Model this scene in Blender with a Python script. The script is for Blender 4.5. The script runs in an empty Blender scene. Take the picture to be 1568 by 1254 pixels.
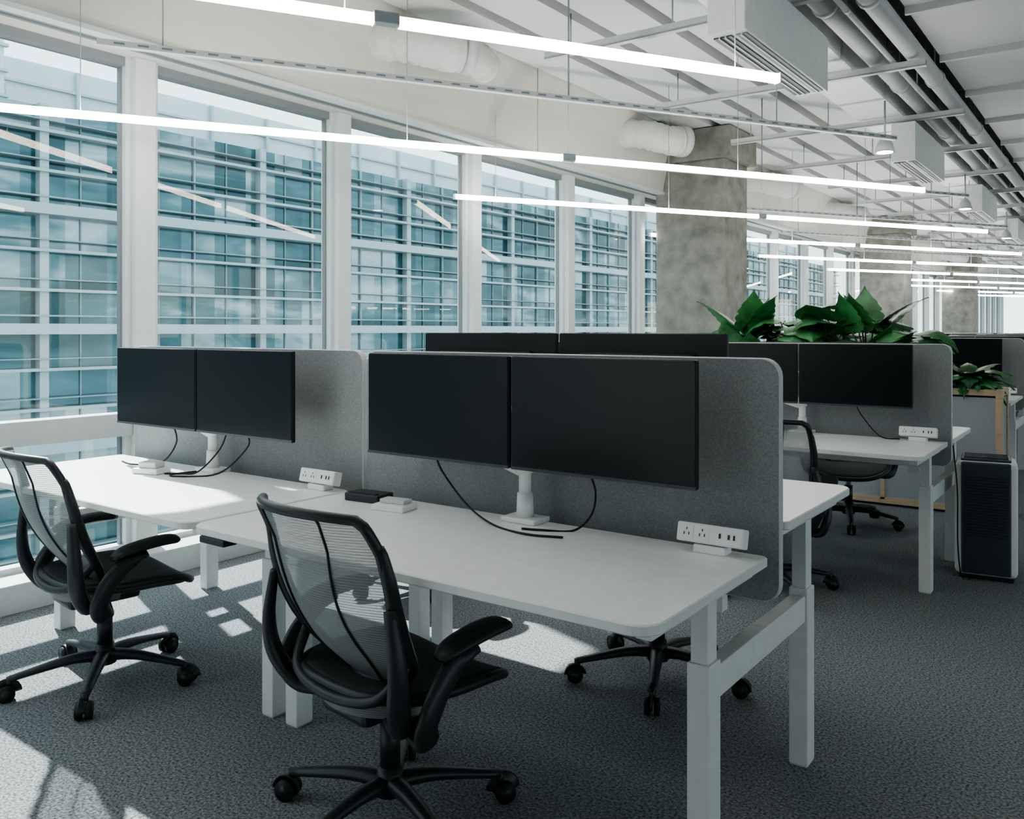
import bpy, bmesh, math, random
from mathutils import Vector, Matrix, Euler
random.seed(7)
scene = bpy.context.scene
COL = scene.collection

# ------------------------------------------------------------------ materials
def mat(name, col, rough=0.5, metal=0.0, var=0.0, vscale=20.0, bump=0.0, bscale=200.0,
        emit=None, estr=0.0, spec=0.5, detail=3.0, stretch=None):
    m = bpy.data.materials.new(name); m.use_nodes = True
    nt = m.node_tree; N = nt.nodes; L = nt.links
    p = N['Principled BSDF']
    p.inputs['Base Color'].default_value = (*col, 1)
    p.inputs['Roughness'].default_value = rough
    p.inputs['Metallic'].default_value = metal
    p.inputs['Specular IOR Level'].default_value = spec
    tc = N.new('ShaderNodeTexCoord')
    mp = N.new('ShaderNodeMapping'); L.new(tc.outputs['Object'], mp.inputs[0])
    if stretch: mp.inputs['Scale'].default_value = stretch
    n = N.new('ShaderNodeTexNoise'); n.inputs['Scale'].default_value = vscale
    n.inputs['Detail'].default_value = detail
    L.new(mp.outputs[0], n.inputs['Vector'])
    r = N.new('ShaderNodeValToRGB')
    v = var if var > 0 else 0.03
    r.color_ramp.elements[0].position = 0.3; r.color_ramp.elements[1].position = 0.7
    r.color_ramp.elements[0].color = (*[max(0, c*(1-v)) for c in col], 1)
    r.color_ramp.elements[1].color = (*[min(1, c*(1+v)) for c in col], 1)
    L.new(n.outputs['Fac'], r.inputs['Fac']); L.new(r.outputs[0], p.inputs['Base Color'])
    if bump > 0:
        n2 = N.new('ShaderNodeTexNoise'); n2.inputs['Scale'].default_value = bscale
        L.new(mp.outputs[0], n2.inputs['Vector'])
        b = N.new('ShaderNodeBump'); b.inputs['Strength'].default_value = bump
        b.inputs['Distance'].default_value = 0.01
        L.new(n2.outputs['Fac'], b.inputs['Height']); L.new(b.outputs[0], p.inputs['Normal'])
    if emit:
        p.inputs['Emission Color'].default_value = (*emit, 1)
        p.inputs['Emission Strength'].default_value = estr
    return m

M = {}
M['white']   = mat('white_laminate', (0.90,0.90,0.89), 0.36)
M['whitemetal'] = mat('white_powdercoat', (0.82,0.82,0.81), 0.45)
M['edge']    = mat('panel_edge_trim', (0.62,0.64,0.64), 0.5)
M['fabric']  = mat('grey_felt', (0.32,0.33,0.335), 0.95, var=0.20, vscale=260, bump=0.2, bscale=500)
M['black']   = mat('black_plastic', (0.022,0.027,0.030), 0.42)
M['blackrub']= mat('black_rubber', (0.011,0.013,0.014), 0.6)
M['seatfab'] = mat('black_seat_fabric', (0.042,0.047,0.050), 0.85, var=0.2, vscale=300, bump=0.2)
M['screen']  = mat('monitor_screen', (0.006,0.009,0.011), 0.28, spec=0.32)
M['bezel']   = mat('monitor_bezel', (0.02,0.022,0.024), 0.4, spec=0.3)
M['carpet']  = mat('carpet', (0.235,0.250,0.258), 1.0, var=0.75, vscale=120, bump=0.5, bscale=260, spec=0.1, detail=5)
M['ceil']    = mat('painted_ceiling', (0.66,0.665,0.655), 0.8, var=0.03, vscale=2)
M['ceilgap'] = mat('ceiling_recess', (0.22,0.23,0.23), 0.9)
M['plenum']  = mat('plenum_grey', (0.15,0.155,0.155), 0.9)
M['bulk']    = mat('bulkhead_paint', (0.60,0.58,0.535), 0.7, var=0.03, vscale=1.5)
M['pipe']    = mat('pipe_paint', (0.54,0.55,0.545), 0.45)
M['duct']    = mat('insulated_duct_wrap', (0.62,0.62,0.59), 0.55, bump=1.0, bscale=14)
M['steel']   = mat('galvanised_steel', (0.40,0.42,0.43), 0.4, metal=0.5)
M['frame']   = mat('window_frame_white', (0.60,0.635,0.635), 0.4)
M['framegrey']= mat('window_gasket_grey', (0.20,0.22,0.23), 0.5)
M['sill']    = mat('sill_grey', (0.50,0.52,0.52), 0.5)
M['lamp']    = mat('led_diffuser', (0.9,0.9,0.9), 0.5, emit=(1,0.975,0.93), estr=11.0)
M['concrete']= mat('concrete', (0.25,0.24,0.215), 0.85, var=0.28, vscale=6.0, bump=0.4, bscale=35, detail=10)
M['wood']    = mat('light_wood', (0.66,0.50,0.33), 0.5, var=0.12, vscale=8, stretch=(1,1,12))
M['leaf']    = mat('leaf_green', (0.040,0.165,0.050), 0.4, var=0.55, vscale=9)
M['stem']    = mat('stem_green', (0.06,0.16,0.04), 0.5)
M['soil']    = mat('soil', (0.04,0.03,0.02), 0.95, bump=0.8)
M['bslab']   = mat('facade_slab', (0.32,0.39,0.41), 0.5)
M['bfin']    = mat('facade_fin', (0.20,0.28,0.30), 0.5)
M['pale']    = mat('hazy_facade_panel', (0.52,0.61,0.64), 0.5, var=0.08, vscale=0.3)  # base colour brightened so the upper storey looks hazy
M['palefin'] = mat('pale_facade_fin', (0.38,0.47,0.50), 0.5)
M['ground']  = mat('street_ground', (0.34,0.35,0.35), 0.9)
M['wall']    = mat('wall_paint', (0.70,0.70,0.69), 0.8)
M['purgrey'] = mat('purifier_grey', (0.05,0.065,0.075), 0.4)

def perf():
    m = mat('perforated_metal', (0.45,0.48,0.5), 0.5); nt=m.node_tree; N=nt.nodes; L=nt.links
    p=N['Principled BSDF']
    v=N.new('ShaderNodeTexVoronoi'); v.inputs['Scale'].default_value=38; v.inputs['Randomness'].default_value=0.0
    tc=N.new('ShaderNodeTexCoord'); L.new(tc.outputs['Object'], v.inputs['Vector'])
    r=N.new('ShaderNodeValToRGB'); r.color_ramp.elements[0].position=0.30; r.color_ramp.elements[1].position=0.36
    r.color_ramp.elements[0].color=(0.12,0.14,0.16,1); r.color_ramp.elements[1].color=(0.42,0.45,0.48,1)
    L.new(v.outputs['Distance'], r.inputs['Fac']); L.new(r.outputs[0], p.inputs['Base Color'])
    return m
M['perf']=perf()

def weave():
    m = bpy.data.materials.new('chair_mesh_weave'); m.use_nodes=True
    nt=m.node_tree; N=nt.nodes; L=nt.links
    for n in list(N): N.remove(n)
    out=N.new('ShaderNodeOutputMaterial'); mix=N.new('ShaderNodeMixShader')
    tr=N.new('ShaderNodeBsdfTransparent'); p=N.new('ShaderNodeBsdfPrincipled')
    p.inputs['Base Color'].default_value=(0.36,0.375,0.38,1); p.inputs['Roughness'].default_value=0.6
    tc=N.new('ShaderNodeTexCoord'); w=N.new('ShaderNodeTexWave'); w.wave_type='BANDS'; w.bands_direction='Z'
    w.inputs['Scale'].default_value=42
    L.new(tc.outputs['Object'], w.inputs['Vector'])
    mr=N.new('ShaderNodeMapRange'); mr.inputs['To Min'].default_value=0.48; mr.inputs['To Max'].default_value=0.84
    L.new(w.outputs['Fac'], mr.inputs['Value']); L.new(mr.outputs[0], mix.inputs['Fac'])
    L.new(tr.outputs[0], mix.inputs[1]); L.new(p.outputs[0], mix.inputs[2]); L.new(mix.outputs[0], out.inputs[0])
    return m
M['weave']=weave()

def glass():
    m = bpy.data.materials.new('window_glass'); m.use_nodes=True
    nt=m.node_tree; N=nt.nodes; L=nt.links
    for n in list(N): N.remove(n)
    out=N.new('ShaderNodeOutputMaterial'); mix=N.new('ShaderNodeMixShader')
    tr=N.new('ShaderNodeBsdfTransparent'); tr.inputs[0].default_value=(0.78,0.90,0.91,1)
    g=N.new('ShaderNodeBsdfGlossy'); g.inputs['Roughness'].default_value=0.01; g.inputs['Color'].default_value=(1,0.84,0.70,1)
    lw=N.new('ShaderNodeFresnel'); lw.inputs['IOR'].default_value=1.45
    L.new(lw.outputs[0], mix.inputs['Fac']); L.new(tr.outputs[0], mix.inputs[1]); L.new(g.outputs[0], mix.inputs[2])
    L.new(mix.outputs[0], out.inputs[0]); return m
M['glass']=glass()

def facade_glass():
    m = mat('facade_glass', (0.1,0.3,0.33), 0.10, metal=0.35); nt=m.node_tree; N=nt.nodes; L=nt.links
    p=N['Principled BSDF']
    tc=N.new('ShaderNodeTexCoord'); s=N.new('ShaderNodeVectorMath'); s.operation='SNAP'
    s.inputs[1].default_value=(100,1.5,1.35)
    L.new(tc.outputs['Object'], s.inputs[0])
    wn=N.new('ShaderNodeTexWhiteNoise'); L.new(s.outputs[0], wn.inputs['Vector'])
    mp=N.new('ShaderNodeMapping'); mp.inputs['Scale'].default_value=(1,0.45,2.0); L.new(tc.outputs['Object'], mp.inputs[0])
    nz=N.new('ShaderNodeTexNoise'); nz.inputs['Scale'].default_value=0.25; nz.inputs['Distortion'].default_value=2.0; nz.inputs['Detail'].default_value=3
    L.new(mp.outputs[0], nz.inputs['Vector'])
    mx=N.new('ShaderNodeMix'); mx.data_type='FLOAT'; mx.inputs[0].default_value=0.7
    L.new(wn.outputs['Value'], mx.inputs[2]); L.new(nz.outputs['Fac'], mx.inputs[3])
    r=N.new('ShaderNodeValToRGB'); r.color_ramp.elements[0].position=0.34; r.color_ramp.elements[1].position=0.68
    r.color_ramp.elements[0].color=(0.018,0.070,0.085,1); r.color_ramp.elements[1].color=(0.32,0.40,0.43,1)
    e=r.color_ramp.elements.new(0.52); e.color=(0.070,0.160,0.185,1)
    L.new(mx.outputs[0], r.inputs['Fac']); L.new(r.outputs[0], p.inputs['Base Color'])
    return m
M['fglass']=facade_glass()

# ------------------------------------------------------------------ mesh builder
def catmull(pts, n=6, closed=False):
    P=[Vector(p) for p in pts]; out=[]
    k=len(P); rng = range(k if closed else k-1)
    for i in rng:
        p1=P[i]; p2=P[(i+1)%k]
        p0=P[i-1] if (i>0 or closed) else p1*2-p2
        p3=P[(i+2)%k] if (i+2<k or closed) else p2*2-p1
        for j in range(n):
            t=j/n
            out.append(0.5*((2*p1)+(p2-p0)*t+(2*p0-5*p1+4*p2-p3)*t*t+(3*p1-p0-3*p2+p3)*t**3))
    if not closed: out.append(P[-1])
    return out

class MB:
    def __init__(s): s.v=[]; s.f=[]; s.m=[]; s.s=[]; s.mats=[]
    def mi(s,name):
        if name not in s.mats: s.mats.append(name)
        return s.mats.index(name)
    def add(s,verts,faces,mt,smooth=False,X=None):
        o=len(s.v)
        for p in verts:
            p=Vector(p)
            if X is not None: p=X@p
            s.v.append(p)
        i=s.mi(mt)
        for f in faces: s.f.append([o+a for a in f]); s.m.append(i); s.s.append(smooth)
    def box(s,c,d,mt,rot=None,bev=0,seg=2,X=None):
        bm=bmesh.new(); bmesh.ops.create_cube(bm,size=1)
        for v in bm.verts: v.co=Vector((v.co.x*d[0],v.co.y*d[1],v.co.z*d[2]))
        if bev>0: bmesh.ops.bevel(bm,geom=list(bm.edges),offset=bev,segments=seg,profile=0.5,affect='EDGES')
        T=Matrix.Translation(Vector(c))
        if rot: T=T@Euler(rot).to_matrix().to_4x4()
        if X is not None: T=X@T
        bm.verts.index_update()
        s.add([v.co.copy() for v in bm.verts],[[v.index for v in f.verts] for f in bm.faces],mt,False,T)
        bm.free()
    def bb(s,x0,x1,y0,y1,z0,z1,mt,bev=0): s.box(((x0+x1)/2,(y0+y1)/2,(z0+z1)/2),(abs(x1-x0),abs(y1-y0),abs(z1-z0)),mt,bev=bev)
    def tube(s,path,r,mt,n=10,closed=False,flat=None,up=None,cap=True):
        P=[Vector(p) for p in path]; k=len(P)
        R=list(r) if isinstance(r,(list,tuple)) else [r]*k
        if len(R)!=k:
            q=R; R=[]
            for i in range(k):
                t=i/(k-1)*(len(q)-1); a=min(int(t),len(q)-2); R.append(q[a]+(q[a+1]-q[a])*(t-a))
        vs=[]; prev=None
        for i in range(k):
            a=P[i-1] if (i>0 or closed) else P[i]; b=P[(i+1)%k] if (i<k-1 or closed) else P[i]
            t=(b-a).normalized()
            if up is not None: ref=Vector(up)
            elif prev is None: ref=Vector((0,0,1)) if abs(t.z)<0.9 else Vector((1,0,0))
            else: ref=prev
            nn=(ref-t*ref.dot(t))
            if nn.length<1e-5: nn=Vector((1,0,0))-t*t.x
            nn.normalize(); prev=nn; bn=t.cross(nn)
            fa,fb=flat if flat else (1,1)
            for j in range(n):
                an=2*math.pi*j/n
                vs.append(P[i]+nn*math.cos(an)*R[i]*fa+bn*math.sin(an)*R[i]*fb)
        fs=[]
        for i in range(k if closed else k-1):
            i2=(i+1)%k
            for j in range(n):
                j2=(j+1)%n; fs.append([i*n+j,i*n+j2,i2*n+j2,i2*n+j])
        if cap and not closed:
            fs.append([j for j in range(n)][::-1]); fs.append([(k-1)*n+j for j in range(n)])
        s.add(vs,fs,mt,True)
    def cyl(s,p0,p1,r,mt,n=16,r1=None):
        s.tube([p0,p1],[r,r if r1 is None else r1],mt,n=n)
    def rprism(s,c,w,h,t,rad,mt,mtside=None,plane='xy',n=6,radb=None):
        pts=[]; radb=rad if radb is None else radb
        for cx,cy,a0,rr in ((1,1,0,radb),(-1,1,90,radb),(-1,-1,180,rad),(1,-1,270,rad)):
            for i in range(n+1):
                a=math.radians(a0+90*i/n)
                pts.append((cx*(w/2-rr)+rr*math.cos(a), cy*(h/2-rr)+rr*math.sin(a)))
        k=len(pts)
        def P(a,b,d):
            return Vector(c)+(Vector((a,b,d)) if plane=='xy' else Vector((a,d,b)))
        e=min(0.003,t*0.2)
        def ins(p): 
            return (p[0]*(1-2*e/w),p[1]*(1-2*e/h))
        vs=[P(*ins(p),-t/2) for p in pts]+[P(*p,-t/2+e) for p in pts]+[P(*p,t/2-e) for p in pts]+[P(*ins(p),t/2) for p in pts]
        sd=[]
        for L_ in range(3):
            for i in range(k): sd.append([L_*k+i,L_*k+(i+1)%k,(L_+1)*k+(i+1)%k,(L_+1)*k+i])
        s.add(vs,sd,mtside or mt,False)
        s.add(vs,[list(range(k))[::-1],[3*k+i for i in range(k)]],mt,False)
    def grid(s,fn,nu,nv,mt,smooth=True):
        vs=[fn(i/nu,j/nv) for j in range(nv+1) for i in range(nu+1)]
        fs=[[j*(nu+1)+i,j*(nu+1)+i+1,(j+1)*(nu+1)+i+1,(j+1)*(nu+1)+i] for j in range(nv) for i in range(nu)]
        s.add(vs,fs,mt,smooth)
    def mesh(s,name):
        me=bpy.data.meshes.new(name)
        me.from_pydata([tuple(v) for v in s.v],[],s.f)
        for n in s.mats: me.materials.append(M[n])
        for p,mi,sm in zip(me.polygons,s.m,s.s): p.material_index=mi; p.use_smooth=sm
        me.update(); 
        bm=bmesh.new(); bm.from_mesh(me)
        loose=[v for v in bm.verts if not v.link_faces]
        bmesh.ops.delete(bm,geom=loose,context='VERTS')
        bmesh.ops.recalc_face_normals(bm,faces=bm.faces); bm.to_mesh(me); bm.free()
        return me
    def obj(s,name,loc=(0,0,0),rot=0): return inst(s.mesh(name),name,loc,rot)

def inst(me,name,loc=(0,0,0),rot=0):
    o=bpy.data.objects.new(name,me); COL.objects.link(o); o.location=loc
    o.rotation_euler=(0,0,rot) if not isinstance(rot,tuple) else rot
    return o

# ------------------------------------------------------------------ room shell
XG=-4.55; XR=9.0; YB=-6.0; YE=40.0; ZC=3.75
b=MB(); b.bb(XG-0.1,XR,YB,YE,-0.1,0,'carpet'); b.obj('floor')
b=MB(); b.bb(XG-0.1,XR+0.1,YB,YE,ZC,ZC+0.2,'plenum'); b.obj('ceiling')
b=MB()
x=-3.98
while x< -2.2:                      # ribbed ceiling planks along the facade
    b.bb(x,x+0.36,YB,YE,3.50,3.58,'ceil'); b.bb(x+0.36,x+0.46,YB,YE,3.62,3.64,'ceilgap'); x+=0.46
b.obj('ceiling_planks')
b=MB(); y=YB
while y<YE:                         # panel field on the corridor side
    b.bb(-1.20,XR,y,min(y+1.14,YE),3.42,3.46,'ceil'); b.bb(-1.20,XR,y+1.12,y+1.15,3.37,3.42,'pipe'); y+=1.2
b.obj('ceiling_panels')
# bulkhead + soffit above windows
b=MB()
prof=[(-4.58,2.85),(-4.20,2.85),(-4.20,2.90),(-4.17,3.05),(-4.12,3.25),(-4.05,3.42),(-3.98,3.56),(-3.98,3.75),(-4.58,3.75)]
vs=[(p[0],YB,p[1]) for p in prof]+[(p[0],YE,p[1]) for p in prof]; k=len(prof)
b.add(vs,[[i,(i+1)%k,(i+1)%k+k,i+k] for i in range(k)],'bulk')
b.bb(-4.26,-4.185,YB,YE,2.835,2.86,'frame')
b.bb(-4.305,-4.275,YB,YE,2.843,2.852,'framegrey'); b.bb(-4.35,-4.325,YB,YE,2.843,2.852,'framegrey')
b.obj('trim_1')
b=MB(); b.bb(-4.60,-4.30,YB,YE,0,0.14,'sill',bev=0.005); b.obj('baseboard_left')
P=1.475; Y0=2.585
def winmesh(far=False):
    b=MB()
    b.bb(-0.02,0.12,0,0.12,0,2.71,'frame',bev=0.004)
    b.bb(-0.02,0.07,0.125,0.16,0,2.71,'frame'); b.bb(0.0,0.10,0.119,0.126,0,2.71,'framegrey')
    b.bb(-0.02,0.07,P-0.03,P,0,2.71,'frame'); b.bb(0.0,0.03,P-0.042,P-0.03,0,2.71,'framegrey')
    b.bb(-0.02,0.09,0.12,P,0.63,0.755,'sill',bev=0.004)
    b.bb(-0.02,0.06,0.12,P,2.66,2.71,'framegrey')
    b.bb(-0.02,0.05,0.12,P,0,0.03,'frame')
    b.add([(0,0.12,0.03),(0,P,0.03),(0,P,2.66),(0,0.12,2.66)],[[0,1,2,3]],'glass')
    return b.mesh('window')
wm=winmesh(); n=1
kk=-5
while Y0+kk*P < YE-0.5:
    if Y0+kk*P>=YB-0.3:
        inst(wm,'window_%d'%n,(XG,Y0+kk*P,0.14)); n+=1
    kk+=1
def endwin(w,h0,h1):
    b=MB(); b.bb(0,0.12,-0.06,0.06,h0,h1,'frame'); b.bb(0.12,w,-0.04,0.04,h0,h0+0.06,'frame'); b.bb(0.12,w,-0.04,0.04,h1-0.06,h1,'frame')
    b.add([(0.12,0,h0),(w,0,h0),(w,0,h1),(0.12,0,h1)],[[0,1,2,3]],'glass'); return b.mesh('window')
em=endwin(1.5,0.5,2.85)
b=MB(); b.bb(XG-0.1,XR,YE,YE+0.15,0,0.5,'wall'); b.bb(XG-0.1,XR,YE,YE+0.15,2.85,ZC,'wall'); b.obj('wall_end')
x=-4.5
while x<XR-1.4: inst(em,'window_%d'%n,(x,YE+0.07,0)); n+=1; x+=1.5
b=MB(); b.bb(XR,XR+0.15,YB,YE,0,0.5,'wall'); b.bb(XR,XR+0.15,YB,YE,2.95,ZC,'wall'); b.obj('wall_right')
em2=endwin(1.475,0.5,2.95)  # unseen right side, windows added to bring in sky light
y=YB
while y<YE-1.4: inst(em2,'window_%d'%n,(XR+0.07,y,0),math.pi/2); n+=1; y+=1.475
b=MB(); b.bb(XG-0.1,XR+0.15,YB-0.15,YB,0,ZC,'wall'); b.obj('wall_back')

# ------------------------------------------------------------------ outside
b=MB()
FX=-30
b.bb(FX-12,FX-0.2,-40,110,-15,9.0,'fglass')
z=-15; i=0
while z<9.2:
    if i%3==0: 
        b.bb(FX-0.3,FX+0.45,-40.1,110,z,z+0.36,'bslab'); b.bb(FX-0.3,FX+0.15,-40.1,110,z+0.60,z+0.66,'bfin')
    else: 
        b.bb(FX-0.3,FX+0.25,-40.1,110,z+0.1,z+0.20,'bslab')
        b.bb(FX-0.3,FX+0.20,-40.1,110,z+0.50,z+0.54,'bfin')
    z+=1.35; i+=1
y=-40; i=0
while y<110:
    if i%6==0: b.bb(FX-0.3,FX+0.12,y,y+0.30,-15,9.02,'bslab')
    elif i%2==0: b.bb(FX-0.3,FX-0.1,y,y+0.06,-15,9.01,'bslab')
    else: b.bb(FX-0.3,FX-0.15,y,y+0.05,-15,9.01,'bfin')
    y+=1.5; i+=1
# set-back upper storey, haze put into panel colour, with louvred plant screen
b.bb(FX-11,FX-2.5,-38,14,9.0,13.2,'pale'); b.bb(FX-11,FX-3.5,14.5,108,9.0,11.4,'pale')
z=9.6
while z<13.2: b.bb(FX-2.55,FX-2.35,-38.1,14.1,z,z+0.10,'palefin'); z+=0.9
z=9.6
while z<11.4: b.bb(FX-3.55,FX-3.35,14.4,108.1,z,z+0.10,'palefin'); z+=0.9
y=-37
while y<108:
    xx=FX-2.5 if y<13.5 else FX-3.5
    if not 13.5<=y<15: b.bb(xx-0.1,xx+0.20,y,y+0.12,9.0,13.15 if y<13.5 else 11.35,'palefin')
    y+=3.0
b.obj('glass_office_building')
b=MB(); b.bb(-140,80,-80,200,-15.5,-15,'ground'); b.obj('street')

# ------------------------------------------------------------------ columns
for yy in (8.59,17.2,25.8):
    b=MB(); b.bb(-4.30,-3.505,0,0.65,0,3.16,'concrete',bev=0.01)
    b.bb(-4.3,-3.42,-0.06,0.71,3.16,3.49,'concrete',bev=0.01)
    b.obj('concrete_column',(0.01,yy,0))

# ------------------------------------------------------------------ pendant lights
U=Vector((0.506,0.8625,0)); ANG=math.atan2(U.y,U.x)
def pendant(segs,joints,wires,ztop):
    b=MB()
    for a,c in segs:
        b.box(((a+c)/2,0,0),(c-a,0.034,0.036),'lamp',bev=0.005); 
        for e in (a,c): b.box((e,0,0.0),(0.006,0.038,0.042),'whitemetal')
    for j in joints: b.box((j,0,0.006),(0.09,0.044,0.04),'steel',bev=0.004)
    for w in wires: b.cyl((w,0,0.018),(w,0,ztop),0.0025,'steel',n=6)
    return b
ZL=2.40
pendant([(0,3.0),(3.08,4.72)],[3.04],[0.3,2.9,4.5],3.5-ZL).obj('linear_pendant_light',(-3.60,-0.52,ZL),ANG)
pm=pendant([(0,2.98),(3.06,6.02)],[3.02],[0.35,2.0,3.02,4.3],3.5-ZL).mesh('linear_pendant_light')
for k in range(9): inst(pm,'linear_pendant_light',(-4.34,1.84+3.35*k,ZL),ANG)
def rail():
    b=MB(); L_=5.3
    b.box((L_/2,0,0),(L_,0.04,0.006),'pipe'); b.box((L_/2,0.018,0.012),(L_,0.004,0.03),'pipe'); b.box((L_/2,-0.018,0.012),(L_,0.004,0.03),'pipe')
    x=0.1
    while x<L_: b.box((x,-0.0205,0.012),(0.05,0.002,0.010),'framegrey'); x+=0.11
    for x in (0.3,2.6,4.2): b.cyl((x,0,0),(x,0,0.745),0.004,'steel',n=6)
    return b.mesh('strut_rail')
rm=rail()
for k in range(-1,8): inst(rm,'strut_rail',(-4.12,2.2+3.35*k,2.75),ANG)

# ------------------------------------------------------------------ ceiling services
def strut(hl):
    b=MB()
    b.bb(-3.3,-1.2,0,0.05,0,0.012,'pipe'); b.bb(-3.3,-1.2,0,0.004,0,0.05,'pipe'); b.bb(-3.3,-1.2,0.046,0.05,0,0.05,'pipe')
    for x in (-3.1,-2.35): b.cyl((x,0.025,0),(x,0.025,hl),0.006,'steel',n=6)
    return b.mesh('cross_strut')
cm=strut(0.28)
for k in range(16): inst(cm,'cross_strut',(0,1.55+1.68*k,3.215))
b=MB()
b.bb(-0.15,0.05,0,1.42,0,0.34,'whitemetal',bev=0.006)
b.bb(-0.140,-0.045,0.06,1.36,-0.006,0.002,'black')
for i in range(2): b.bb(-0.113+i*0.032,-0.104+i*0.032,0.06,1.36,-0.012,0,'frame')
b.bb(-0.02,0.035,0.06,1.36,-0.006,0.002,'framegrey')
b.bb(0.004,0.012,0.06,1.36,-0.012,0,'frame')
b.bb(-0.156,-0.148,0.08,1.34,0.02,0.045,'black')
for y in (0.15,1.25): 
    b.cyl((-0.12,y,0.33),(-0.12,y,0.425),0.005,'steel',n=6)
am=b.mesh('linear_air_diffuser')
for k in range(8): inst(am,'linear_air_diffuser',(-1.62,4.12+4.06*k,2.85))
b=MB(); b.bb(-2.08,-1.70,YB,YE,3.28,3.48,'whitemetal',bev=0.004)
y=YB+0.6
while y<YE: b.bb(-2.09,-1.69,y,y+0.03,3.272,3.49,'pipe'); y+=1.3
b.obj('rectangular_duct')
def pipe(x,z,r,name,mt='pipe'):
    b=MB(); b.tube([(x,YB,z),(x,YE,z)],r,mt,n=16)
    y=YB+0.9
    while y<YE: b.tube([(x,y,z),(x,y+0.05,z)],r*1.15,mt,n=16); b.cyl((x,y+0.02,z+r),(x,y+0.02,ZC-0.005),0.006,'steel',n=6); y+=2.1
    b.obj(name)
for px_,pz_,pr_ in ((-1.56,3.36,0.068),(-1.30,3.355,0.065),(-1.44,3.60,0.03),(-1.66,3.62,0.03),(-1.22,3.60,0.03),(-1.43,3.30,0.018),(-1.37,3.52,0.015)):
    pipe(px_,pz_,pr_,'sprinkler_pipe')
def flex(seed):
    random.seed(seed); b=MB()
    path=catmull([(-0.30,-0.1,0.10),(-0.05,-0.02,0.06),(0.15,0.10,0.0),(0.22,0.20,0.0)],8)
    b.tube(path,[0.13+0.02*random.random() for _ in path],'duct',n=20)
    b.tube([path[-1],path[-1]+Vector((0.03,0.06,0))],0.152,'pipe',n=20)
    path2=catmull([(-0.1,0.38,0.10),(0.0,0.5,0.10),(-0.02,0.7,0.10),(-0.08,0.83,0.11)],8)
    b.tube(path2,[0.11+0.02*random.random() for _ in path2],'duct',n=20)
    b.tube([path2[0],path2[0]-Vector((0.0,0.05,0))],0.135,'pipe',n=20)
    return b.mesh('insulated_flex_duct')
fm=flex(3)
for k in (0,1,2,3,5,6,7): inst(fm,'insulated_flex_duct',(-3.88,4.25+3.40*k,3.22))
b=MB(); b.cyl((0,0,0.10),(0,0,0.42),0.008,'steel',n=8); b.tube([(0,0,0.12),(0,0,0.07),(0,0,0.0)],[0.03,0.06,0.078],'pipe',n=24); b.cyl((0,0,-0.004),(0,0,0.001),0.062,'lamp',n=24)
bm_=b.mesh('ceiling_spot_lamp')
for k in range(4): inst(bm_,'ceiling_spot_lamp',(-1.66,7.45+4.06*k,2.80))

# ------------------------------------------------------------------ furniture meshes
def desk_mesh(H):
    b=MB()
    b.rprism((0,0,H-0.0125),1.59,0.69,0.025,0.06,'white','whitemetal',radb=0.02)
    for s in (-1,1):
        x=s*0.739
        b.bb(x-0.029,x+0.029,0.010,0.08,0.004,0.55,'whitemetal',bev=0.003)
        b.bb(x-0.022,x+0.022,0.017,0.073,0.55,H-0.05,'whitemetal',bev=0.002)
        b.bb(x-0.026,x+0.026,0.013,0.077,0,0.006,'edge')
        b.bb(x-0.02,x+0.02,-0.27,0.32,H-0.055,H-0.025,'whitemetal',bev=0.003)
        b.bb(x-0.022,x+0.022,0.08,0.42,0.45,0.53,'whitemetal',bev=0.003)
    b.bb(-0.72,0.72,0.02,0.07,H-0.10,H-0.03,'whitemetal',bev=0.003)
    b.bb(-0.60,0.60,0.22,0.32,H-0.13,H-0.115,'whitemetal'); b.bb(-0.60,0.60,0.215,0.22,H-0.13,H-0.06,'whitemetal'); 
    for x in (-0.5,0,0.5): b.bb(x,x+0.02,0.215,0.33,H-0.12,H-0.025,'whitemetal')
    b.bb(-0.78+0.05,-0.78+0.17,-0.350,-0.30,H-0.045,H-0.025,'black',bev=0.003)
    return b.mesh('office_desk')
DM={}
def deskm(H):
    if H not in DM: DM[H]=desk_mesh(H)
    return DM[H]
b=MB(); b.rprism((0,0,0.335),1.585,0.67,0.028,0.05,'fabric','edge',plane='xz')
for x in (-0.6,0.6): b.bb(x-0.03,x+0.03,-0.02,0.02,-0.05,0.01,'whitemetal')
panelm=b.mesh('privacy_panel')

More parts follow.
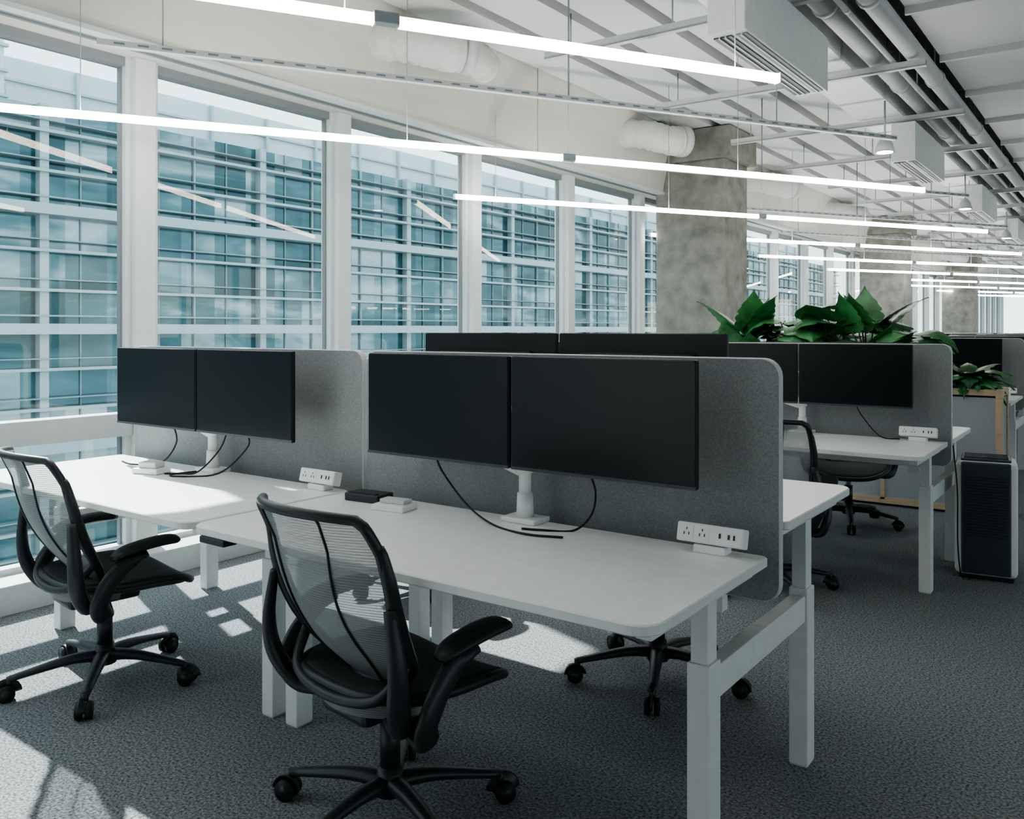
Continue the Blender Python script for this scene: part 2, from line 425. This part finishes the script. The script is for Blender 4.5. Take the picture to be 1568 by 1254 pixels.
def monitor_mesh():
    b=MB()
    b.rprism((0,0.012,0),0.61,0.348,0.018,0.006,'bezel','bezel',plane='xz',n=3)
    b.bb(-0.301,0.301,0.0015,0.0045,-0.160,0.170,'screen')
    b.bb(-0.304,0.304,0.0008,0.004,-0.173,-0.164,'purgrey')
    b.box((0,0.032,-0.01),(0.42,0.03,0.24),'bezel',bev=0.012)
    b.box((0,0.052,0.0),(0.11,0.012,0.11),'black',bev=0.003)
    return b.mesh('computer_monitor')
monm=monitor_mesh()
def arm_mesh():
    b=MB()
    b.box((0,0,0.008),(0.13,0.09,0.016),'white',bev=0.004)
    b.cyl((0,0,0.016),(0,0,0.09),0.028,'white',n=20,r1=0.025)
    b.cyl((0,0,0.09),(0,0,0.20),0.020,'white',n=20)
    b.cyl((0,0,0.155),(0,0,0.215),0.027,'white',n=20); 
    # sprung link rising behind the screens and carrying the cross bar
    b.tube([(0.0,-0.006,0.165),(-0.09,0.0,0.185),(-0.16,0.006,0.30)],[0.024,0.022,0.018],'white',n=12,flat=(1.2,0.7),up=(0,0,1))
    b.tube([(-0.16,0.008,0.30),(-0.02,0.008,0.345)],[0.018,0.018],'white',n=12)
    for s in (-1,1):
        b.tube(catmull([(0,0.008,0.345),(s*0.13,0.010,0.345),(s*0.25,0.004,0.347),(s*0.308,-0.012,0.348)],5),0.015,'white',n=12)
        b.box((s*0.31,-0.022,0.348),(0.09,0.02,0.09),'white',bev=0.003)
    return b.mesh('monitor_arm')
armm=arm_mesh()
def outlet_mesh():
    b=MB(); R=(-0.25,0,0)
    b.box((0,0,0.011),(0.09,0.05,0.022),'white',bev=0.003)
    b.box((0,0,0.047),(0.19,0.042,0.052),'white',rot=R,bev=0.005)
    X=Matrix.Translation((0,0,0.047))@Euler(R).to_matrix().to_4x4()
    for i,x in enumerate((-0.065,-0.020)):
        b.box((x,-0.0215,0),(0.038,0.001,0.038),'white',X=X)
        for dx in (-0.007,0.007): b.box((x+dx,-0.0225,-0.004),(0.0025,0.001,0.008),'black',X=X)
        b.box((x,-0.0225,0.009),(0.0025,0.001,0.006),'black',X=X)
    for dx in (0.030,0.055,0.070): b.box((dx,-0.0225,0.0),(0.005,0.001,0.013),'black',X=X)
    return b.mesh('power_outlet_box')
outm=outlet_mesh()

def chair_mesh(basea=0.0):
    b=MB(); D=-0.035
    for k in range(5):
        a=basea+2*math.pi*k/5; d=Vector((math.cos(a),math.sin(a),0)); pr=Vector((-d.y,d.x,0))
        b.tube(catmull([Vector((0,0,0.105)),d*0.12+Vector((0,0,0.108)),d*0.315+Vector((0,0,0.078))],5),[0.034,0.015],'black',n=10,flat=(0.75,1.0),up=(0,0,1))
        c=d*0.315
        b.cyl(c+Vector((0,0,0.085)),c+Vector((0,0,0.05)),0.012,'black',n=10)
        for s in (-1,1):
            w0=c+d*0.012+pr*s*0.008+Vector((0,0,0.030)); w1=c+d*0.012+pr*s*0.026+Vector((0,0,0.030))
            b.cyl(w0,w1,0.030,'blackrub',n=18)
            b.cyl(w1,w1+pr*s*0.002,0.016,'black',n=14)
        arc=[c+d*0.012+Vector((0,0,0.03))+d*0.034*math.cos(t)+Vector((0,0,1))*0.034*math.sin(t) for t in [math.radians(q) for q in range(0,181,20)]]
        b.tube(arc,0.006,'black',n=8,flat=(0.6,3.2),up=None)
    b.cyl((0,0,0.075),(0,0,0.15),0.042,'black',n=20,r1=0.034)
    b.cyl((0,0,0.15),(0,0,0.27),0.028,'black',n=20); b.cyl((0,0,0.27),(0,0,0.36),0.018,'steel',n=16)
    b.box((0,-0.03,0.385+D),(0.20,0.26,0.05),'black',bev=0.018)
    NR=9; NA=40; vs=[]
    def seatpt(rho,a,top):
        c,s_=math.cos(a),math.sin(a)
        e=0.62
        px=math.copysign(abs(c)**e,c)*rho; py=math.copysign(abs(s_)**e,s_)*rho
        x=px*(0.255-0.02*max(0,-py)); y=0.045+py*0.235
        z=0.455+D+0.018*px*px-0.05*max(0,py)**3+0.02*max(0,-py)**3
        th=0.06*(1-0.70*rho**6)
        return (x,y,z if top else z-th)
    for top in (True,False):
        for i in range(NR+1):
            for j in range(NA):
                vs.append(seatpt(i/NR*(1.0 if top else 0.985),2*math.pi*j/NA,top))
    fs=[]
    for lay in (0,1):
        o=lay*(NR+1)*NA
        for i in range(NR):
            for j in range(NA): fs.append([o+i*NA+j,o+i*NA+(j+1)%NA,o+(i+1)*NA+(j+1)%NA,o+(i+1)*NA+j])
    o=(NR+1)*NA
    for j in range(NA): fs.append([NR*NA+j,NR*NA+(j+1)%NA,o+NR*NA+(j+1)%NA,o+NR*NA+j])
    b.add(vs,fs,'seatfab',True)
    rim=[seatpt(1.01,2*math.pi*j/NA,True) for j in range(NA)]
    b.tube([Vector(p)-Vector((0,0,0.014)) for p in rim],0.015,'black',n=8,closed=True)
    def w(v):
        t=min(1,v/0.25); ww=0.11+(0.228-0.11)*math.sin(t*math.pi/2)
        if v>0.25: ww=0.228+0.020*math.sin(min(1,(v-0.25)/0.4)*math.pi/2)
        if v>0.65: ww-=0.020*((v-0.65)/0.35)**1.5
        if v>0.94: q=(v-0.94)/0.06; ww-=0.024*(1-math.sqrt(max(0,1-q*q)))
        return ww
    def bp(u,v):
        z=0.455+D+v*0.49
        y=-0.12-0.23*v-0.030*math.sin(min(1,v/0.8)*math.pi)+0.035*(1-v)**4
        wrap=0.080*(u*u)*(0.5+0.5*math.sin(min(1,v*1.3)*math.pi/2))
        if v>0.85: z-=0.012*u*u*(v-0.85)/0.15
        return Vector((u*w(v),y+wrap,z))
    b.grid(lambda s,t: bp(2*s-1,t),20,30,'weave')
    edge=[bp(-1,i/30) for i in range(30)]+[bp(-1+2*i/14,1) for i in range(15)]+[bp(1,1-i/30) for i in range(1,30)]+[bp(1-2*i/8,0) for i in range(0,8)]
    b.tube(edge,0.0135,'black',n=10,closed=True)
    for s in (-1,1): b.tube([bp(s,0.12+0.72*i/20)+Vector((s*0.004,0.004,0)) for i in range(21)],[0.012,0.020,0.021,0.018,0.012],'black',n=10,flat=(1,1))
    for u in (-0.5,0.5): b.tube([bp(u*(1.12-0.25*math.sin(i/24*math.pi)),i/24)+Vector((0,-0.003,0)) for i in range(25)],0.0035,'black',n=6)
    b.tube(catmull([bp(-1,0.20),(-0.17,-0.185,0.468+D),(0,-0.21,0.445+D),(0.17,-0.185,0.468+D),bp(1,0.20)],6),0.014,'black',n=10)
    def bowl(s,t):
        a=math.pi*(s); R_=0.225
        x=-math.cos(a)*R_*(1-0.15*t); y=-0.02-math.sin(a)*0.19*(1-0.15*t); z=0.452+D-0.055*t
        return Vector((x,y,z))
    b.grid(bowl,20,4,'weave')
    for s in (-1,1):
        b.tube(catmull([(s*0.10,-0.08,0.36),(s*0.215,-0.14,0.36),(s*0.268,-0.19,0.44),(s*0.282,-0.205,0.54),(s*0.255,-0.205,0.68)],6),[0.022,0.022,0.022,0.018,0.012],'black',n=10,flat=(1.0,1.4))
        b.tube(catmull([(s*0.13,-0.06,0.345),(s*0.262,-0.10,0.335),(s*0.300,-0.13,0.39),(s*0.308,-0.10,0.46),(s*0.305,-0.04,0.52),(s*0.300,0.03,0.548)],6),[0.022,0.026,0.026,0.024,0.022,0.018],'black',n=12,flat=(1.35,0.8),up=(0,1,0.3))
        b.tube(catmull([(s*0.300,-0.09,0.543),(s*0.300,-0.04,0.563),(s*0.296,0.05,0.575),(s*0.288,0.125,0.575),(s*0.284,0.155,0.568)],5),[0.016,0.030,0.035,0.036,0.036,0.034,0.018],'black',n=14,flat=(0.5,1.3),up=(0,0,1))
    return b.mesh('office_chair')
chF=chair_mesh(math.radians(60)); chL=chair_mesh(math.radians(40)); chA=chair_mesh(math.radians(21)); chB=chair_mesh(math.radians(50))

def cable(name,pts,r=0.0035):
    b=MB(); b.tube(catmull(pts,8),r,'blackrub',n=6); b.obj(name)

# ------------------------------------------------------------------ clusters
def cluster(yc,xr,hf,hb,chairs=True,ncol=2,skip=()):
    for c in range(ncol):
        xc=xr-0.795-1.605*c
        inst(deskm(hf),'office_desk',(xc,yc-0.42,0),0)
        inst(deskm(hb),'office_desk',(xc,yc+0.42,0),math.pi)
        inst(panelm,'privacy_panel',(xc+0.01,yc,0.602))
        for side,h in ((1,hf),(-1,hb)):
            ax=xc+0.025 if c==0 else xc+0.0
            if side<0: ax=xc-0.04
            if c==1 and side>0: ax=xc-0.005
            if (c,side) not in skip:
                inst(armm,'monitor_arm',(ax,yc-side*0.112,h),0 if side>0 else math.pi)
                for s in (-1,1):
                    inst(monm,'computer_monitor',(ax+s*0.31,yc-side*0.197,h+0.349 if side>0 else h+0.355),0 if side>0 else math.pi)
            inst(outm,'power_outlet_box',(xc+side*0.655 if c==0 else xc+side*0.69,yc-side*0.125,h),0 if side>0 else math.pi)
            if chairs:
                inst(random.choice((chA,chB)),'office_chair',(xc+random.uniform(-.1,.1),yc-side*random.uniform(0.95,1.1),0),(0 if side>0 else math.pi)+random.uniform(-.4,.4))
YC=2.325
cluster(YC,-0.79,0.746,0.81,chairs=False,skip=((1,-1),))
inst(chF,'office_chair',(-1.665,1.715,0),math.radians(-7))
inst(chL,'office_chair',(-3.20,1.74,0),math.radians(-8))
inst(chA,'office_chair',(-1.50,3.02,0),math.radians(200))
inst(chA,'office_chair',(-3.1,3.35,0),math.radians(170))
cluster(5.2,-0.82,0.746,0.746,chairs=False)
inst(chA,'office_chair',(-1.56,4.42,0),math.radians(10))
inst(chB,'office_chair',(-3.1,4.35,0),math.radians(-15))
inst(chA,'office_chair',(-1.62,6.20,0),math.radians(195))
inst(chB,'office_chair',(-3.2,6.20,0),math.radians(170))
for yc,nc in ((9.2,1),(12.1,2),(15.0,2),(17.9,1),(20.8,2),(23.7,2),(26.6,1)): cluster(yc,-0.84,0.746,0.746,ncol=nc)

H=0.746
b=MB(); b.box((0,0,0.014),(0.15,0.09,0.028),'black',bev=0.004); b.box((0,-0.03,0.03),(0.12,0.02,0.004),'bezel'); b.obj('docking_station',(-2.20,2.16,H),0.1)
b=MB(); b.box((0,0,0.010),(0.13,0.09,0.020),'white',bev=0.004); b.box((0,0.01,0.027),(0.10,0.05,0.014),'edge',bev=0.003); b.obj('desk_adapter',(-2.02,2.10,H),0.15)
b=MB(); b.box((0,0,0.012),(0.13,0.09,0.024),'white',bev=0.006); b.box((0,0.0,0.036),(0.09,0.06,0.026),'edge',bev=0.006); b.obj('desk_adapter',(-3.36,2.03,H),0.3)
cable('power_cable',[(-1.90,2.17,0.935),(-1.88,2.19,0.87),(-1.76,2.17,0.78),(-1.60,2.10,0.7500),(-1.45,2.06,0.7500),(-1.34,2.09,0.7500)])
cable('power_cable',[(-1.30,2.17,0.935),(-1.29,2.19,0.87),(-1.31,2.20,0.80),(-1.36,2.18,0.7500),(-1.44,2.13,0.7500),(-1.50,2.11,0.7500)])
cable('power_cable',[(-3.42,2.17,0.935),(-3.43,2.19,0.85),(-3.50,2.16,0.76),(-3.62,2.10,0.7500),(-3.75,2.12,0.7500)])
cable('power_cable',[(-2.90,2.17,0.935),(-2.93,2.19,0.87),(-3.05,2.14,0.76),(-3.18,2.03,0.7500),(-3.24,2.05,0.7500),(-3.22,2.15,0.7500)])
cable('power_cable',[(-3.05,2.19,0.95),(-3.10,2.18,0.85),(-3.16,2.12,0.76),(-3.22,2.08,0.7500),(-3.28,2.04,0.7500)])
cable('power_cable',[(-1.28,5.05,0.93),(-1.25,5.08,0.86),(-1.15,5.05,0.76),(-1.05,5.06,0.75)])
cable('power_cable',[(-0.78,5.02,0.74),(-0.765,5.05,0.5),(-0.77,5.1,0.2),(-0.76,5.18,0.01),(-0.70,5.20,0.02)])

# air purifier
b=MB()
b.box((0,0,0.33),(0.30,0.28,0.62),'whitemetal',bev=0.03)
b.box((0,-0.135,0.335),(0.235,0.03,0.60),'purgrey',bev=0.008)
for i in range(22): b.box((0,-0.151,0.24+i*0.015),(0.20,0.003,0.006),'black')
b.box((0,-0.005,0.642),(0.24,0.22,0.02),'purgrey',bev=0.006)
for i in range(9): b.box((0,-0.09+i*0.022,0.654),(0.21,0.006,0.006),'black')
b.box((0,0,0.01),(0.26,0.24,0.02),'black')
b.obj('air_purifier',(-0.67,5.36,0),0.12)

# ------------------------------------------------------------------ planters and plants
def leaf(b,base,yaw,pitch,L_,W_,lobes=0,droop=0.5,depth=0.3):
    base=Vector(base); nL=26
    R=Matrix.Rotation(yaw,3,'Z')
    def pt(u,t):
        prof_=W_*(math.sin(math.pi*min(1,(t*0.93+0.07))**0.75))*0.62
        if t>0.7: prof_*=(1-(t-0.7)/0.3*0.55)
        if lobes: prof_*=(1-depth)+depth*abs(math.cos(t*math.pi*lobes))**0.6
        x=t*L_; yy=u*prof_ 
        xx=x - (0.18*L_*abs(u) if t<0.3 else 0.06*L_*abs(u))
        z=math.sin(pitch-droop*t)*x - abs(u)*prof_*0.25
        return base+R@Vector((math.cos(pitch-droop*t)*xx,yy,z))
    b.grid(lambda s,t: pt(2*s-1,t),6,nL,'leaf')
def plant(seed,n,hgt,spread,upright=False):
    random.seed(seed); b=MB()
    for i in range(n):
        yaw=2*math.pi*i/n*2.4+random.uniform(-.3,.3); h=hgt*(0.35+0.65*((i*7)%n)/n); r=spread*random.uniform(0.25,0.8)*(1.1-0.6*h/hgt)
        top=Vector((math.cos(yaw)*r,math.sin(yaw)*r,h))
        b.tube(catmull([(0,0,0),(top.x*0.3,top.y*0.3,h*0.6),top],5),[0.008,0.004],'stem',n=6)
        leaf(b,top,yaw,random.uniform(0.9,1.4) if upright else random.uniform(0.3,1.1),random.uniform(0.24,0.32),random.uniform(0.14,0.18) if upright else random.uniform(0.24,0.32),lobes=7 if upright else random.choice((0,4,5)),droop=random.uniform(0.1,0.5) if upright else random.uniform(0.6,1.3),depth=0.2 if upright else 0.35)
    return b.mesh('monstera_plant')
pms=[plant(1,20,0.52,0.30),plant(2,20,0.54,0.32),plant(5,14,0.50,0.20,True)]
def fern(seed):
    random.seed(seed); b=MB()
    for i in range(44):
        yaw=2*math.pi*i/44*3.1+random.uniform(-.2,.2)
        leaf(b,(0.02*math.cos(yaw),0.02*math.sin(yaw),0.0+0.08*random.random()),yaw,random.uniform(0.5,1.4),random.uniform(0.18,0.30),0.13,lobes=6,droop=random.uniform(0.6,1.4))
    return b.mesh('potted_fern')
pf=fern(4)
def planter(x0,x1,y0,y1,h):
    b=MB(); t=0.045
    b.bb(x0+0.012,x1-0.012,y0+0.012,y1-0.012,0.05,h-0.06,'perf')
    for x in (x0,x1-t):
        for y in (y0,y1-t): b.bb(x,x+t,y,y+t,0,h,'wood',bev=0.002)
    for z in (0.02,h-t):
        for y in (y0,y1-t): b.bb(x0+t,x1-t,y,y+t,z,z+t,'wood')
        for x in (x0,x1-t): b.bb(x,x+t,y0+t,y1-t,z,z+t,'wood')
    nseg=max(1,int((x1-x0)/0.8))
    for i in range(1,nseg):
        x=x0+(x1-x0)*i/nseg; b.bb(x-0.015,x+0.015,y0,y0+t,0.05,h-t,'wood')
    b.bb(x0+t,x1-t,y0+t,y1-t,h-0.07,h-0.04,'soil')
    b.obj('planter_box')
planter(-4.0,-0.77,7.0,7.36,0.92)
for x,k,s in ((-3.75,0,0.7),(-3.3,0,0.75),(-2.95,1,0.85),(-2.70,2,1.35),(-2.3,0,1.15),(-2.0,1,1.12),(-1.74,2,1.38),(-1.42,0,0.95)):
    o=inst(pms[k],'monstera_plant',(x,7.18,0.87),x*3); o.scale=(s,s,s)
inst(pf,'potted_fern',(-1.0,7.18,0.90),0.3)

# ------------------------------------------------------------------ light, world, camera
w=bpy.data.worlds.new('sky'); scene.world=w; w.use_nodes=True
N=w.node_tree.nodes; L=w.node_tree.links; bg=N['Background']
tc=N.new('ShaderNodeTexCoord'); sp=N.new('ShaderNodeSeparateXYZ'); L.new(tc.outputs['Generated'],sp.inputs[0])
r=N.new('ShaderNodeValToRGB'); r.color_ramp.elements[0].position=0.0; r.color_ramp.elements[0].color=(0.88,0.93,0.94,1)
r.color_ramp.elements[1].position=0.8; r.color_ramp.elements[1].color=(0.64,0.75,0.84,1)
L.new(sp.outputs['Z'],r.inputs['Fac']); L.new(r.outputs[0],bg.inputs['Color']); bg.inputs['Strength'].default_value=1.35
sd=bpy.data.lights.new('sun','SUN'); sd.energy=7.5; sd.angle=math.radians(1.0); sd.color=(1,0.96,0.90)
so=bpy.data.objects.new('sun',sd); COL.objects.link(so); so.location=(-20,0,20)
so.rotation_euler=Vector((1,-0.33,-1.03)).to_track_quat('-Z','Y').to_euler()

cam=bpy.data.cameras.new('camera'); co=bpy.data.objects.new('camera',cam); COL.objects.link(co)
co.location=(0,0,1.35); co.rotation_euler=(math.pi/2,0,math.radians(36.06))
cam.sensor_width=36; cam.lens=1313/1568*36; cam.shift_y=-122/1568; cam.clip_start=0.05; cam.clip_end=500
scene.camera=co
scene.view_settings.view_transform='AgX'
try: scene.view_settings.look='AgX - Medium High Contrast'
except Exception as e: print(e)
scene.view_settings.exposure=1.15
